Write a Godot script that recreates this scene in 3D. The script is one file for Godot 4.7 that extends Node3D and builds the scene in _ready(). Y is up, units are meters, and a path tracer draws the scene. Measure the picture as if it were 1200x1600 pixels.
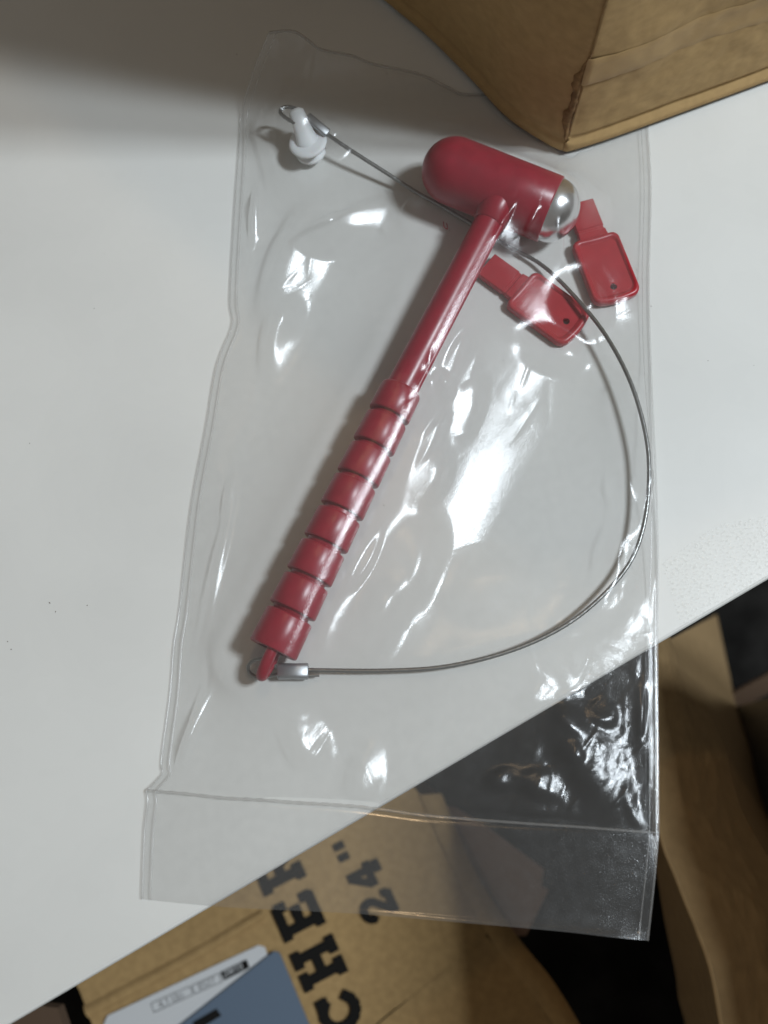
extends Node3D
# A red break-glass hammer, its wire tether and two red keys in a clear plastic bag,
# lying on a white table beside a carton; cartons and kraft paper stand below the table edge.
# Metres; y = 0 is the top of the table, x runs along the picture's width.

var mats := {}
var rng := RandomNumberGenerator.new()
var noise := FastNoiseLite.new()

# ---------------------------------------------------------------- materials
func lin(r: float, g: float, b: float, a := 1.0) -> Color:
	var c := Color(r, g, b).linear_to_srgb()
	c.a = a
	return c

func noise_tex(freq: float, octaves: int, low: Color, high: Color, sd: int, size := 512, kind := FastNoiseLite.TYPE_SIMPLEX_SMOOTH) -> NoiseTexture2D:
	var n := FastNoiseLite.new()
	n.noise_type = kind
	n.frequency = freq
	n.fractal_octaves = octaves
	n.seed = sd
	var g := Gradient.new()
	g.set_color(0, low)
	g.set_color(1, high)
	var t := NoiseTexture2D.new()
	t.width = size
	t.height = size
	t.seamless = true
	t.noise = n
	t.color_ramp = g
	return t

func mat(called: String, col: Color, rough: float, metal := 0.0) -> StandardMaterial3D:
	var m := StandardMaterial3D.new()
	m.resource_name = called
	m.albedo_color = col
	m.roughness = rough
	m.metallic = metal
	mats[called] = m
	return m

func grain(m: StandardMaterial3D, tex: Texture2D, per_metre: float, bump: Texture2D = null, depth := 0.0) -> void:
	m.albedo_texture = tex
	m.uv1_triplanar = true
	m.uv1_world_triplanar = true
	m.uv1_scale = Vector3.ONE * per_metre
	if bump:
		m.heightmap_enabled = true
		m.heightmap_texture = bump
		m.heightmap_scale = depth

func make_materials() -> void:
	var m: StandardMaterial3D
	m = mat("laminate", lin(0.765, 0.757, 0.722), 0.42)
	grain(m, noise_tex(0.006, 5, Color(0.955, 0.955, 0.955), Color(1, 1, 1), 3), 2.3, noise_tex(0.05, 3, Color(0.4, 0.4, 0.4), Color(0.6, 0.6, 0.6), 4), 0.004)
	m.roughness_texture = noise_tex(0.008, 5, Color(0.7, 0.7, 0.7), Color(1, 1, 1), 14)
	m = mat("laminate_edge", lin(0.6, 0.6, 0.57), 0.5)
	m = mat("red_plastic", lin(0.35, 0.011, 0.030), 0.40)
	grain(m, noise_tex(0.02, 5, Color(0.86, 0.86, 0.86), Color(1, 1, 1), 8), 14.0, noise_tex(0.03, 4, Color(0.3, 0.3, 0.3), Color(0.7, 0.7, 0.7), 9), 0.006)
	m.roughness_texture = noise_tex(0.015, 5, Color(0.65, 0.65, 0.65), Color(1, 1, 1), 15)
	m = mat("key_plastic", lin(0.42, 0.022, 0.032), 0.34)
	grain(m, noise_tex(0.02, 4, Color(0.93, 0.93, 0.93), Color(1, 1, 1), 8), 14.0, noise_tex(0.05, 4, Color(0.3, 0.3, 0.3), Color(0.7, 0.7, 0.7), 9), 0.004)
	m = mat("chrome", lin(0.78, 0.79, 0.80), 0.24, 1.0)
	m = mat("steel_cable", lin(0.30, 0.30, 0.29), 0.36, 0.9)
	m = mat("aluminium", lin(0.38, 0.39, 0.40), 0.42, 0.8)
	m = mat("white_nylon", lin(0.78, 0.78, 0.78), 0.5)
	m.subsurf_scatter_enabled = true
	m.subsurf_scatter_strength = 0.08
	for kind in [["film", 0.25, 0.06, 0.0085], ["film_back", 0.14, 0.05, 0.002]]:
		m = mat(kind[0], lin(0.40, 0.395, 0.385, kind[2]), kind[1])
		m.metallic_specular = 0.44
		m.transparency = BaseMaterial3D.TRANSPARENCY_ALPHA
		m.cull_mode = BaseMaterial3D.CULL_DISABLED
		m.uv1_triplanar = true
		m.uv1_world_triplanar = true
		m.uv1_scale = Vector3.ONE * 9.0
		m.roughness_texture = noise_tex(0.02, 4, Color(0.6, 0.6, 0.6), Color(1, 1, 1), 61, 1024)
		m.heightmap_enabled = true
		m.heightmap_texture = noise_tex(0.28, 2, Color(0.2, 0.2, 0.2), Color(0.8, 0.8, 0.8), 21, 1024)
		m.heightmap_scale = kind[3]
	m = mat("seal", lin(0.55, 0.54, 0.52, 0.10), 0.2)
	m.transparency = BaseMaterial3D.TRANSPARENCY_ALPHA
	m.cull_mode = BaseMaterial3D.CULL_DISABLED
	m = mat("seal_edge", lin(0.42, 0.41, 0.39, 0.28), 0.2)
	m.transparency = BaseMaterial3D.TRANSPARENCY_ALPHA
	m.cull_mode = BaseMaterial3D.CULL_DISABLED
	var fibre := noise_tex(0.012, 5, Color(0.88, 0.87, 0.86), Color(1, 1, 1), 31, 1024)
	var fibre_bump := noise_tex(0.03, 4, Color(0.3, 0.3, 0.3), Color(0.7, 0.7, 0.7), 32)
	m = mat("kraft", lin(0.45, 0.295, 0.125), 0.85)
	grain(m, fibre, 16.0, fibre_bump, 0.004)
	m = mat("kraft_low", lin(0.44, 0.285, 0.12), 0.9)
	grain(m, fibre, 13.0, fibre_bump, 0.006)
	m = mat("kraft_torn", lin(0.39, 0.24, 0.10), 0.95)
	grain(m, noise_tex(0.04, 4, Color(0.55, 0.5, 0.45), Color(1, 1, 1), 33), 9.0, noise_tex(0.06, 4, Color(0.2, 0.2, 0.2), Color(0.8, 0.8, 0.8), 34), 0.06)
	m = mat("tape", lin(0.45, 0.29, 0.118), 0.62)
	grain(m, fibre, 7.0)
	m = mat("paper_bag", lin(0.40, 0.265, 0.125), 0.9)
	grain(m, fibre, 9.0, fibre_bump, 0.012)
	m = mat("ink", lin(0.014, 0.013, 0.012), 1.0)
	m.metallic_specular = 0.2
	m = mat("label_white", lin(0.62, 0.62, 0.62), 0.5)
	m = mat("label_grey", lin(0.36, 0.36, 0.36), 0.6)
	m = mat("slate_blue", lin(0.105, 0.145, 0.20), 0.55)
	m = mat("pink_paper", lin(0.44, 0.29, 0.21), 0.85)
	m = mat("dark_floor", lin(0.03, 0.028, 0.026), 1.0)
	m.metallic_specular = 0.1
	grain(m, noise_tex(0.02, 4, Color(0.6, 0.6, 0.6), Color(1, 1, 1), 41), 2.0)
	m = mat("grey_paint", lin(0.30, 0.29, 0.27), 0.6)
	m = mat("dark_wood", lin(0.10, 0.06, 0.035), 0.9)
	m = mat("scuffed_tape", lin(0.85, 0.85, 0.80, 0.16), 0.5)
	m.transparency = BaseMaterial3D.TRANSPARENCY_ALPHA
	m.albedo_texture = noise_tex(0.05, 4, Color(1, 1, 1, 0.0), Color(1, 1, 1, 1.0), 51, 1024)
	m.albedo_texture.color_ramp.set_offset(0, 0.52)
	m.albedo_texture.color_ramp.set_offset(1, 0.85)
	m.uv1_triplanar = true
	m.uv1_world_triplanar = true
	m.uv1_scale = Vector3.ONE * 14.0
	m = mat("lamp_housing", lin(0.7, 0.7, 0.7), 0.5)
	m = mat("cool_tube", Color(0.9, 0.95, 1.0), 0.4)
	m.emission_enabled = true
	m.emission = Color(0.86, 0.93, 1.0)
	m.emission_energy_multiplier = 6.0
	m = mat("warm_bulb", Color(1.0, 0.85, 0.65), 0.4)
	m.emission_enabled = true
	m.emission = Color(1.0, 0.78, 0.52)
	m.emission_energy_multiplier = 6.0

# ---------------------------------------------------------------- nodes
func tag(o: Node3D, label: String, category := "", group := "", kind := "") -> Node3D:
	o.set_meta("label", label)
	if category: o.set_meta("category", category)
	if group: o.set_meta("group", group)
	if kind: o.set_meta("kind", kind)
	return o

func thing(called: String, where: Vector3, label: String, category: String, group := "") -> Node3D:
	var o := Node3D.new()
	o.name = called
	add_child(o, true)
	o.position = where
	tag(o, label, category, group)
	return o

func part(called: String, mesh: Mesh, m: String, parent: Node3D, at := Transform3D()) -> MeshInstance3D:
	var o := MeshInstance3D.new()
	o.name = called
	o.mesh = mesh
	o.material_override = null
	for i in mesh.get_surface_count():
		o.set_surface_override_material(i, mats[m])
	parent.add_child(o, true)
	o.transform = at
	return o

# a mesh from rows of points; rows may be closed rings
func skin(rows: Array, closed := false, cap_first := false, cap_last := false, origin := Vector3.ZERO, hard := false) -> ArrayMesh:
	var st := SurfaceTool.new()
	st.begin(Mesh.PRIMITIVE_TRIANGLES)
	st.set_smooth_group(0)
	var n: int = rows[0].size()
	for r in rows:
		for p in r:
			st.add_vertex(p - origin)
	var span := n if closed else n - 1
	for i in rows.size() - 1:
		for j in span:
			var a := i * n + j
			var b := i * n + (j + 1) % n
			var d := a + n
			var e := b + n
			for k in [a, b, d, b, e, d]:
				st.add_index(k)
	var count: int = rows.size() * n
	for cap in [[cap_first, 0], [cap_last, rows.size() - 1]]:
		if cap[0]:
			var mid := Vector3.ZERO
			for p in rows[cap[1]]:
				mid += p
			mid /= n
			st.set_smooth_group(1)
			st.add_vertex(mid - origin)
			var centre := count
			count += 1
			for j in n:
				st.add_vertex(rows[cap[1]][j] - origin)
			for j in n:
				var q := [centre, centre + 1 + j, centre + 1 + (j + 1) % n]
				if cap[1] != 0: q.reverse()
				for k in q: st.add_index(k)
			count += n
	if hard:
		st.deindex()
		var cut := SurfaceTool.new()
		cut.begin(Mesh.PRIMITIVE_TRIANGLES)
		cut.set_smooth_group(-1)
		var raw := st.commit_to_arrays()
		for p in raw[Mesh.ARRAY_VERTEX]: cut.add_vertex(p)
		cut.generate_normals()
		return cut.commit()
	st.generate_normals()
	return st.commit()

# surface of revolution: profile of (distance along axis, radius)
func lathe(a: Vector3, b: Vector3, profile: Array, sides := 40, origin := Vector3.ZERO, flat := 1.0) -> ArrayMesh:
	var w := (b - a).normalized()
	var u := w.cross(Vector3.UP).normalized()
	if u.length() < 0.5: u = Vector3.RIGHT
	var v := u.cross(w).normalized()
	var rows := []
	for p in profile:
		var ring := PackedVector3Array()
		for k in sides:
			var t := TAU * k / sides
			ring.append(a + w * p.x + (u * cos(t) + v * sin(t) * flat) * maxf(p.y, 0.00001))
		rows.append(ring)
	return skin(rows, true, false, false, origin)

func curve_points(pts: Array, step: float) -> PackedVector3Array:
	var out := PackedVector3Array()
	for i in pts.size() - 1:
		var p0: Vector3 = pts[maxi(i - 1, 0)]
		var p1: Vector3 = pts[i]
		var p2: Vector3 = pts[i + 1]
		var p3: Vector3 = pts[mini(i + 2, pts.size() - 1)]
		var n := maxi(1, int(ceil(p1.distance_to(p2) / step)))
		for k in n:
			out.append(p1.cubic_interpolate(p2, p0, p3, float(k) / n))
	out.append(pts[-1])
	return out

# a round bar along points; strands > 0 twists it like wire rope
func rope(pts: PackedVector3Array, r: float, sides := 10, strands := 0, pitch := 0.004, origin := Vector3.ZERO) -> ArrayMesh:
	var rows := []
	var along := 0.0
	var u := Vector3.ZERO
	for i in pts.size():
		var w := (pts[mini(i + 1, pts.size() - 1)] - pts[maxi(i - 1, 0)]).normalized()
		if i == 0:
			u = w.cross(Vector3.UP).normalized() if absf(w.y) < 0.9 else w.cross(Vector3.RIGHT).normalized()
		else:
			along += pts[i].distance_to(pts[i - 1])
			u = (u - w * u.dot(w)).normalized()
		var v := w.cross(u)
		var ring := PackedVector3Array()
		for k in sides:
			var t := TAU * k / sides
			var rr := r
			if strands: rr = r * (0.74 + 0.30 * absf(cos(0.5 * strands * (t + TAU * along / pitch))))
			ring.append(pts[i] + (u * cos(t) + v * sin(t)) * rr)
		rows.append(ring)
	return skin(rows, true, true, true, origin)

# a flat plate from a convex outline seen from above, with thickness
func plate(outline: Array, thick: float, origin := Vector3.ZERO, bevel := 0.0) -> ArrayMesh:
	var mid := Vector3.ZERO
	for p in outline: mid += p
	mid /= outline.size()
	var rows := []
	for lv in [[0.0, -thick], [0.0, -bevel], [bevel, 0.0]]:
		var ring := PackedVector3Array()
		for p in outline:
			var q: Vector3 = p
			ring.append(q + (mid - q).normalized() * lv[0] + Vector3.UP * lv[1])
		rows.append(ring)
	return skin(rows, true, true, true, origin, true)

func poly_at(pts: PackedVector3Array, t: float) -> Vector3:
	var f := clampf(t, 0.0, 1.0) * (pts.size() - 1)
	var i := mini(int(f), pts.size() - 2)
	return pts[i].lerp(pts[i + 1], f - i)

# even steps of arc length along a polyline
func even(pts: Array, n: int) -> PackedVector3Array:
	var fine := curve_points(pts, 0.001)
	var cum := PackedFloat32Array([0.0])
	for i in range(1, fine.size()):
		cum.append(cum[i - 1] + fine[i].distance_to(fine[i - 1]))
	var out := PackedVector3Array()
	var j := 0
	for k in n + 1:
		var s := cum[-1] * k / n
		while j < fine.size() - 2 and cum[j + 1] < s: j += 1
		var d := maxf(cum[j + 1] - cum[j], 1e-7)
		out.append(fine[j].lerp(fine[j + 1], clampf((s - cum[j]) / d, 0.0, 1.0)))
	return out

# ---------------------------------------------------------------- main
func _ready() -> void:
	rng.seed = 7
	noise.seed = 5
	noise.frequency = 1.0
	noise.fractal_octaves = 3
	make_materials()
	set_camera_and_light()
	build_table()
	build_floor()
	build_lower_things()
	build_carton()
	build_hammer()
	build_keys()
	build_tether()
	build_bag()
	build_specks()

func set_camera_and_light() -> void:
	var cam := Camera3D.new()
	cam.name = "camera"
	add_child(cam)
	var lens := CameraAttributesPhysical.new()
	lens.frustum_focal_length = 24.0
	lens.frustum_focus_distance = 0.345
	lens.exposure_aperture = 5.5
	lens.frustum_near = 0.02
	lens.frustum_far = 30.0
	cam.attributes = lens
	cam.fov = 53.13
	cam.near = 0.02
	cam.far = 30.0
	cam.position = Vector3(0.00000, 0.33222, 0.09302)
	cam.rotation_degrees = Vector3(-74.3578, 0, 0)
	cam.current = true
	var env := Environment.new()
	env.background_mode = Environment.BG_COLOR
	env.background_color = lin(0.15, 0.142, 0.13)
	env.tonemap_mode = Environment.TONE_MAPPER_LINEAR
	env.tonemap_exposure = 1.07
	env.sdfgi_enabled = true
	env.ssao_enabled = true
	env.ssil_enabled = true
	var we := WorldEnvironment.new()
	we.name = "world"
	we.environment = env
	add_child(we)
	build_ceiling_lamp()
	build_warm_lamp()

func build_ceiling_lamp() -> void:
	var at := Vector3(1.08000, 1.60000, -0.03500)  # out of view; placed to light the table and throw shadows leftwards
	var o := thing("unseen_ceiling_light", at + Vector3(0, 0.05, 0), "unseen twin-tube ceiling light, out of view, placed to light the table from the right", "ceiling light")
	var box := BoxMesh.new()
	box.size = Vector3(0.42, 0.05, 0.3)
	part("housing", box, "lamp_housing", o, Transform3D(Basis(), Vector3(0, 0.025, 0)))
	for s in [-1.0, 1.0]:
		var tube := CylinderMesh.new()
		tube.top_radius = 0.014
		tube.bottom_radius = 0.014
		tube.height = 0.32
		tube.radial_segments = 20
		part("tube", tube, "cool_tube", o, Transform3D(Basis(Vector3.BACK, PI / 2), Vector3(0, -0.02, s * 0.075)))
		var a := AreaLight3D.new()
		a.name = "tube_glow"
		a.area_size = Vector2(0.32, 0.09)
		a.light_energy = 1.75
		a.light_color = Color(0.925, 0.968, 1.0)
		a.shadow_enabled = true
		a.area_range = 8.0
		a.rotation_degrees = Vector3(-90, 0, 0)
		a.position = Vector3(0, -0.045, s * 0.075)
		o.add_child(a, true)

func build_warm_lamp() -> void:
	var at := Vector3(0.11000, 1.60000, -0.70000)  # out of view; placed where the film mirrors it as warm spots
	var o := thing("unseen_downlight", at, "unseen small warm downlight, out of view, placed for warm glints on the film", "ceiling light")
	part("can", lathe(Vector3(0, 0.06, 0), Vector3(0, 1, 0), [Vector2(0, 0.001), Vector2(0, 0.05), Vector2(-0.05, 0.055), Vector2(-0.05, 0.05), Vector2(-0.006, 0.046)], 24), "lamp_housing", o)
	part("bulb", lathe(Vector3(0, 0.01, 0), Vector3(0, 1, 0), [Vector2(0, 0.0), Vector2(0.004, 0.03), Vector2(0.02, 0.04), Vector2(0.04, 0.02)], 24), "warm_bulb", o)
	var a := AreaLight3D.new()
	a.name = "bulb_glow"
	a.area_size = Vector2(0.06, 0.06)
	a.light_energy = 0.14
	a.light_color = Color(1.0, 0.86, 0.68)
	a.shadow_enabled = true
	a.area_range = 8.0
	a.rotation_degrees = Vector3(-90, 0, 0)
	o.add_child(a, true)

func build_table() -> void:
	var e0 := Vector3(-0.11331, 0.00000, 0.15886)
	var e1 := Vector3(0.12704, 0.00000, 0.02309)
	var d := (e1 - e0).normalized()
	var n := Vector3(d.z, 0, -d.x)
	if n.z > 0: n = -n
	var a := e0 - d * 0.7
	var b := e1 + d * 0.6
	var rows := []
	var prof := [Vector2(0.8, -0.025), Vector2(0.0, -0.025), Vector2(0.0, -0.0012), Vector2(0.0004, -0.0004), Vector2(0.0012, 0.0), Vector2(0.8, 0.0), Vector2(0.8, -0.025)]
	for p in prof:
		var row := PackedVector3Array()
		for k in 2:
			row.append((a if k == 0 else b) + n * p.x + Vector3.UP * p.y)
		rows.append(row)
	var st := SurfaceTool.new()
	st.begin(Mesh.PRIMITIVE_TRIANGLES)
	st.set_smooth_group(-1)
	for i in rows.size() - 1:
		for q in [rows[i][0], rows[i + 1][0], rows[i][1], rows[i][1], rows[i + 1][0], rows[i + 1][1]]:
			st.add_vertex(q)
	for end in 2:
		for q in [rows[0][end], rows[1][end], rows[4][end], rows[0][end], rows[4][end], rows[5][end]]:
			st.add_vertex(q)
	st.generate_normals()
	var o := part("table_top", st.commit(), "laminate", self)
	tag(o, "white laminate table top with a straight cut edge", "table", "", "structure")
	# scuffed clear tape stuck at the table's edge
	var t := part("clear_tape", plate([Vector3(0.09212, 0.00060, 0.01780), Vector3(0.09436, 0.00060, 0.02751), Vector3(0.09725, 0.00060, 0.03896), Vector3(0.13029, 0.00060, 0.02019), Vector3(0.13560, 0.00060, 0.00017), Vector3(0.11153, 0.00060, 0.00462)], 0.0004, Vector3.ZERO), "scuffed_tape", self)
	tag(t, "scuffed clear tape stuck to the white table edge", "tape")

func build_floor() -> void:
	var p := PlaneMesh.new()
	p.size = Vector2(6, 6)
	var o := part("floor", p, "dark_floor", self, Transform3D(Basis(), Vector3(0, -0.6, 0)))
	tag(o, "dark floor below the table", "floor", "", "structure")

# ---------------------------------------------------------------- below the table
func flat_text(called: String, text: String, size: float, at: Vector3, towards: Vector3, m: String, parent: Node3D, family: String, bold := true) -> void:
	var f := SystemFont.new()
	f.font_names = PackedStringArray([family])
	f.font_weight = 700 if bold else 400
	var t := TextMesh.new()
	t.text = text
	t.font = f
	t.font_size = 64
	t.pixel_size = 0.01
	t.depth = 0.05
	t.curve_step = 2.0
	var x := towards.normalized()
	var z := Vector3.UP
	var y := z.cross(x).normalized()
	part(called, t, m, parent, Transform3D(Basis(x, y, z).scaled_local(Vector3.ONE * size / 0.46), at - parent.position))

# slab lettering as thick strokes: each letter one flat mesh, its centre on the line
func stencil(letters: Array, cap: float, pitch: float, stroke: float, start: Vector3, towards: Vector3, parent: Node3D) -> void:
	var arc := func(cx: float, cy: float, rx: float, ry: float, a0: float, a1: float) -> Array:
		var out := []
		for k in 13:
			var t := deg_to_rad(lerpf(a0, a1, k / 12.0))
			out.append(Vector2(cx + cos(t) * rx, cy + sin(t) * ry))
		return out
	var forms := {
		"C": [arc.call(0.0, 0.0, 0.34, 0.38, 42, 318), [Vector2(0.30, 0.16), Vector2(0.30, 0.46)]],
		"H": [[Vector2(-0.26, -0.5), Vector2(-0.26, 0.5)], [Vector2(0.26, -0.5), Vector2(0.26, 0.5)], [Vector2(-0.26, 0), Vector2(0.26, 0)], [Vector2(-0.46, 0.44), Vector2(-0.05, 0.44)], [Vector2(0.05, 0.44), Vector2(0.46, 0.44)], [Vector2(-0.46, -0.44), Vector2(-0.05, -0.44)], [Vector2(0.05, -0.44), Vector2(0.46, -0.44)]],
		"E": [[Vector2(-0.22, -0.5), Vector2(-0.22, 0.5)], [Vector2(-0.42, 0.42), Vector2(0.40, 0.42)], [Vector2(-0.42, -0.42), Vector2(0.40, -0.42)], [Vector2(-0.22, 0), Vector2(0.16, 0)], [Vector2(0.34, 0.46), Vector2(0.34, 0.18)], [Vector2(0.34, -0.46), Vector2(0.34, -0.18)], [Vector2(0.14, 0.13), Vector2(0.14, -0.13)]],
		"R": [[Vector2(-0.22, -0.5), Vector2(-0.22, 0.5)], [Vector2(-0.42, 0.42), Vector2(0.10, 0.42)], [Vector2(-0.42, -0.44), Vector2(-0.02, -0.44)], arc.call(0.08, 0.2, 0.22, 0.22, 90, -90), [Vector2(-0.22, -0.02), Vector2(0.10, -0.02)], [Vector2(0.08, -0.02), Vector2(0.30, -0.44)], [Vector2(0.14, -0.44), Vector2(0.46, -0.44)]],
		"2": [arc.call(0.0, 0.2, 0.24, 0.24, 170, -30), [Vector2(0.21, 0.08), Vector2(-0.24, -0.38)], [Vector2(-0.32, -0.42), Vector2(0.34, -0.42)], [Vector2(0.30, -0.44), Vector2(0.30, -0.22)], [Vector2(-0.24, 0.26), Vector2(-0.16, 0.16)]],
		"4": [[Vector2(0.12, -0.48), Vector2(0.12, 0.48)], [Vector2(0.10, 0.44), Vector2(-0.32, -0.16)], [Vector2(-0.38, -0.18), Vector2(0.36, -0.18)], [Vector2(-0.06, -0.44), Vector2(0.30, -0.44)]],
		"\"": [[Vector2(-0.22, 0.48), Vector2(-0.22, 0.16)], [Vector2(0.12, 0.48), Vector2(0.12, 0.16)]]}
	var x := towards.normalized()
	var y := Vector3.UP.cross(x).normalized()
	for n in letters.size():
		var st := SurfaceTool.new()
		st.begin(Mesh.PRIMITIVE_TRIANGLES)
		st.set_smooth_group(-1)
		var layer := 0
		for line in forms[letters[n]]:
			for k in line.size() - 1:
				var a: Vector2 = line[k] * cap
				var b: Vector2 = line[k + 1] * cap
				var d := (b - a).normalized()
				var s := Vector2(-d.y, d.x) * stroke * 0.5
				var over := d * stroke * (0.35 if line.size() > 3 else 0.0)
				layer += 1
				var quad := [a - over + s, b + over + s, b + over - s, a - over - s]
				for q in [0, 1, 2, 0, 2, 3]:
					var v: Vector2 = quad[q]
					st.add_vertex(x * v.x + y * v.y + Vector3.UP * (layer * 0.00001))
		st.generate_normals()
		part("printed_letter", st.commit(), "ink", parent, Transform3D(Basis(), start + x * pitch * n - parent.position))

func build_lower_things() -> void:
	var h := -0.2500
	var corner := Vector3(0.05416, -0.25000, 0.16375)
	var o := thing("shipping_carton", Vector3(corner.x, -0.6, corner.z), "brown shipping carton with black stencilled lettering below the table", "carton")
	var org := o.position
	# top panel, lying flat; then the flap beyond the diagonal crease
	var rim := [Vector3(-0.01427, -0.25120, 0.05935), Vector3(0.01934, -0.25120, 0.09031), Vector3(0.03461, -0.25120, 0.12302), Vector3(0.05427, -0.25120, 0.16390), Vector3(0.02347, -0.25120, 0.18667), Vector3(-0.00763, -0.25120, 0.20924), Vector3(-0.01799, -0.25120, 0.23541)]
	var back_rim := [Vector3(-0.17735, -0.25120, 0.15280), Vector3(-0.16478, -0.25120, 0.18111), Vector3(-0.15900, -0.25120, 0.19037), Vector3(-0.15303, -0.25120, 0.20258), Vector3(-0.14339, -0.25120, 0.22063), Vector3(-0.13413, -0.25120, 0.23541), Vector3(-0.12444, -0.25120, 0.25861)]
	part("top_panel", crumpled(back_rim, rim, 120, 90, 0.0003, 81, org, 0.0), "kraft_low", o)
	part("flap", crumpled([Vector3(-0.00762, -0.25080, 0.20886), Vector3(0.02346, -0.25080, 0.18630), Vector3(0.05492, -0.25080, 0.16354)], [Vector3(0.03260, -0.25800, 0.26632), Vector3(0.06269, -0.25800, 0.24299), Vector3(0.09514, -0.25800, 0.21303)], 60, 60, 0.0003, 82, org, 0.002), "kraft_low", o)
	part("flap_rim", crumpled([Vector3(0.01929, -0.25000, 0.09100), Vector3(0.03453, -0.25000, 0.12361), Vector3(0.05552, -0.25000, 0.16344), Vector3(0.07707, -0.25200, 0.19112), Vector3(0.09294, -0.25300, 0.21352), Vector3(0.10517, -0.25300, 0.23290)], [Vector3(0.03174, -0.25300, 0.09031), Vector3(0.04912, -0.25300, 0.13033), Vector3(0.07014, -0.25300, 0.16254), Vector3(0.08824, -0.25300, 0.18448), Vector3(0.10273, -0.25400, 0.20737), Vector3(0.11540, -0.25400, 0.23018)], 14, 80, 0.0004, 83, org, 0.0016), "kraft_low", o)
	part("crease_ridge", crumpled([Vector3(-0.15674, -0.25100, 0.19707), Vector3(-0.10474, -0.25100, 0.17110), Vector3(-0.06556, -0.25100, 0.14958)], [Vector3(-0.15293, -0.25100, 0.20315), Vector3(-0.10107, -0.25100, 0.17673), Vector3(-0.06336, -0.25100, 0.15469)], 14, 60, 0.0003, 84, org, 0.0022), "kraft_low", o)
	# side walls
	var wall := [Vector3(-0.17776, -0.25500, 0.15383), Vector3(-0.01436, -0.25500, 0.05983), Vector3(0.03184, -0.25500, 0.09098), Vector3(0.07048, -0.25600, 0.16353), Vector3(0.10443, -0.26000, 0.20915), Vector3(0.07910, -0.26000, 0.25234), Vector3(-0.12525, -0.25500, 0.25969)]
	var rows := []
	for y in [-0.598, -0.2600]:
		var ring := PackedVector3Array()
		for p in wall: ring.append(Vector3(p.x, y, p.z))
		rows.append(ring)
	part("side_wall", skin(rows, true, false, false, org), "kraft_low", o)
	var read := Vector3(-0.05493, -0.25000, 0.13501) - Vector3(-0.02395, -0.25000, 0.19872)
	stencil(["C", "H", "E", "R"], 0.0224, 0.0257, 0.0053, Vector3(-0.02292, -0.24940, 0.19921), read, o)
	stencil(["2", "4", "\""], 0.0182, 0.0176, 0.0041, Vector3(-0.00273, -0.24940, 0.14879), read, o)
	# sticker on the carton
	var across := Vector3(-0.06418, -0.25000, 0.16784) - Vector3(-0.14441, -0.25000, 0.20236)
	part("shipping_label", plate([Vector3(-0.14329, -0.24920, 0.20130), Vector3(-0.06613, -0.24920, 0.16742), Vector3(-0.06273, -0.24920, 0.16836), Vector3(-0.06126, -0.24920, 0.17211), Vector3(-0.04290, -0.24920, 0.21124), Vector3(-0.13326, -0.24920, 0.24076), Vector3(-0.14499, -0.24920, 0.20523)], 0.0004, org), "label_white", o)
	var fy := -0.2488
	for q in [[Vector3(-0.12100, -0.24880, 0.19546), Vector3(-0.10115, -0.24880, 0.18721), Vector3(-0.09928, -0.24880, 0.19119), Vector3(-0.11908, -0.24880, 0.19971)], [Vector3(-0.10016, -0.24880, 0.18690), Vector3(-0.08639, -0.24880, 0.18105), Vector3(-0.08455, -0.24880, 0.18506), Vector3(-0.09829, -0.24880, 0.19088)]]:
		for k in 4:
			part("printed_rule", rope(PackedVector3Array([q[k], q[(k + 1) % 4]]), 0.00027, 4, 0, 0.01, org), "label_grey", o)
	part("printed_block", plate([Vector3(-0.08575, -0.24880, 0.18043), Vector3(-0.07224, -0.24880, 0.17424), Vector3(-0.07042, -0.24880, 0.17827), Vector3(-0.08357, -0.24880, 0.18444)], 0.0002, org), "ink", o)
	flat_text("label_print", "4.1 Lbs", 0.0031, Vector3(-0.11043, -0.24860, 0.19360), across, "label_grey", o, "Droid Sans", false)
	flat_text("label_print", "8527", 0.0031, Vector3(-0.09249, -0.24860, 0.18595), across, "label_grey", o, "Droid Sans", false)
	flat_text("label_print", "2W19", 0.0031, Vector3(-0.07903, -0.24840, 0.17945), across, "label_white", o, "Droid Sans", false)
	# slate blue sheet over the sticker
	var b := thing("blue_envelope", Vector3(-0.05983, -0.24800, 0.19288), "slate blue envelope lying over the white label on the carton", "envelope")
	part("cover", plate([Vector3(-0.10802, -0.24700, 0.20750), Vector3(-0.05773, -0.24700, 0.16995), Vector3(-0.05503, -0.24700, 0.17057), Vector3(-0.05362, -0.24700, 0.17305), Vector3(-0.02602, -0.24700, 0.23147), Vector3(-0.11587, -0.24700, 0.25171)], 0.0014, b.position, 0.0003), "slate_blue", b)
	part("printed_bar", plate([Vector3(-0.09891, -0.24670, 0.20414), Vector3(-0.08667, -0.24670, 0.19751), Vector3(-0.08389, -0.24670, 0.20083), Vector3(-0.09610, -0.24670, 0.20774)], 0.0002, b.position), "ink", b)
	# pinkish paper against the carton
	var p := part("pink_paper", plate([Vector3(0.02979, -0.26500, 0.09579), Vector3(0.04017, -0.26500, 0.09786), Vector3(0.05991, -0.26500, 0.10985), Vector3(0.08828, -0.26500, 0.13043), Vector3(0.08651, -0.26500, 0.13908), Vector3(0.09028, -0.26500, 0.14140), Vector3(0.07712, -0.26500, 0.16461), Vector3(0.07156, -0.26500, 0.16461)], 0.0012), "pink_paper", self)
	tag(p, "pinkish tan paper flap between the carton and the kraft bag", "paper")
	# kraft paper bag on the right
	var kb := thing("kraft_paper_bag", Vector3(0.19243, -0.30000, 0.11192), "crumpled brown kraft paper bag standing right of the shipping carton", "paper bag")
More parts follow.
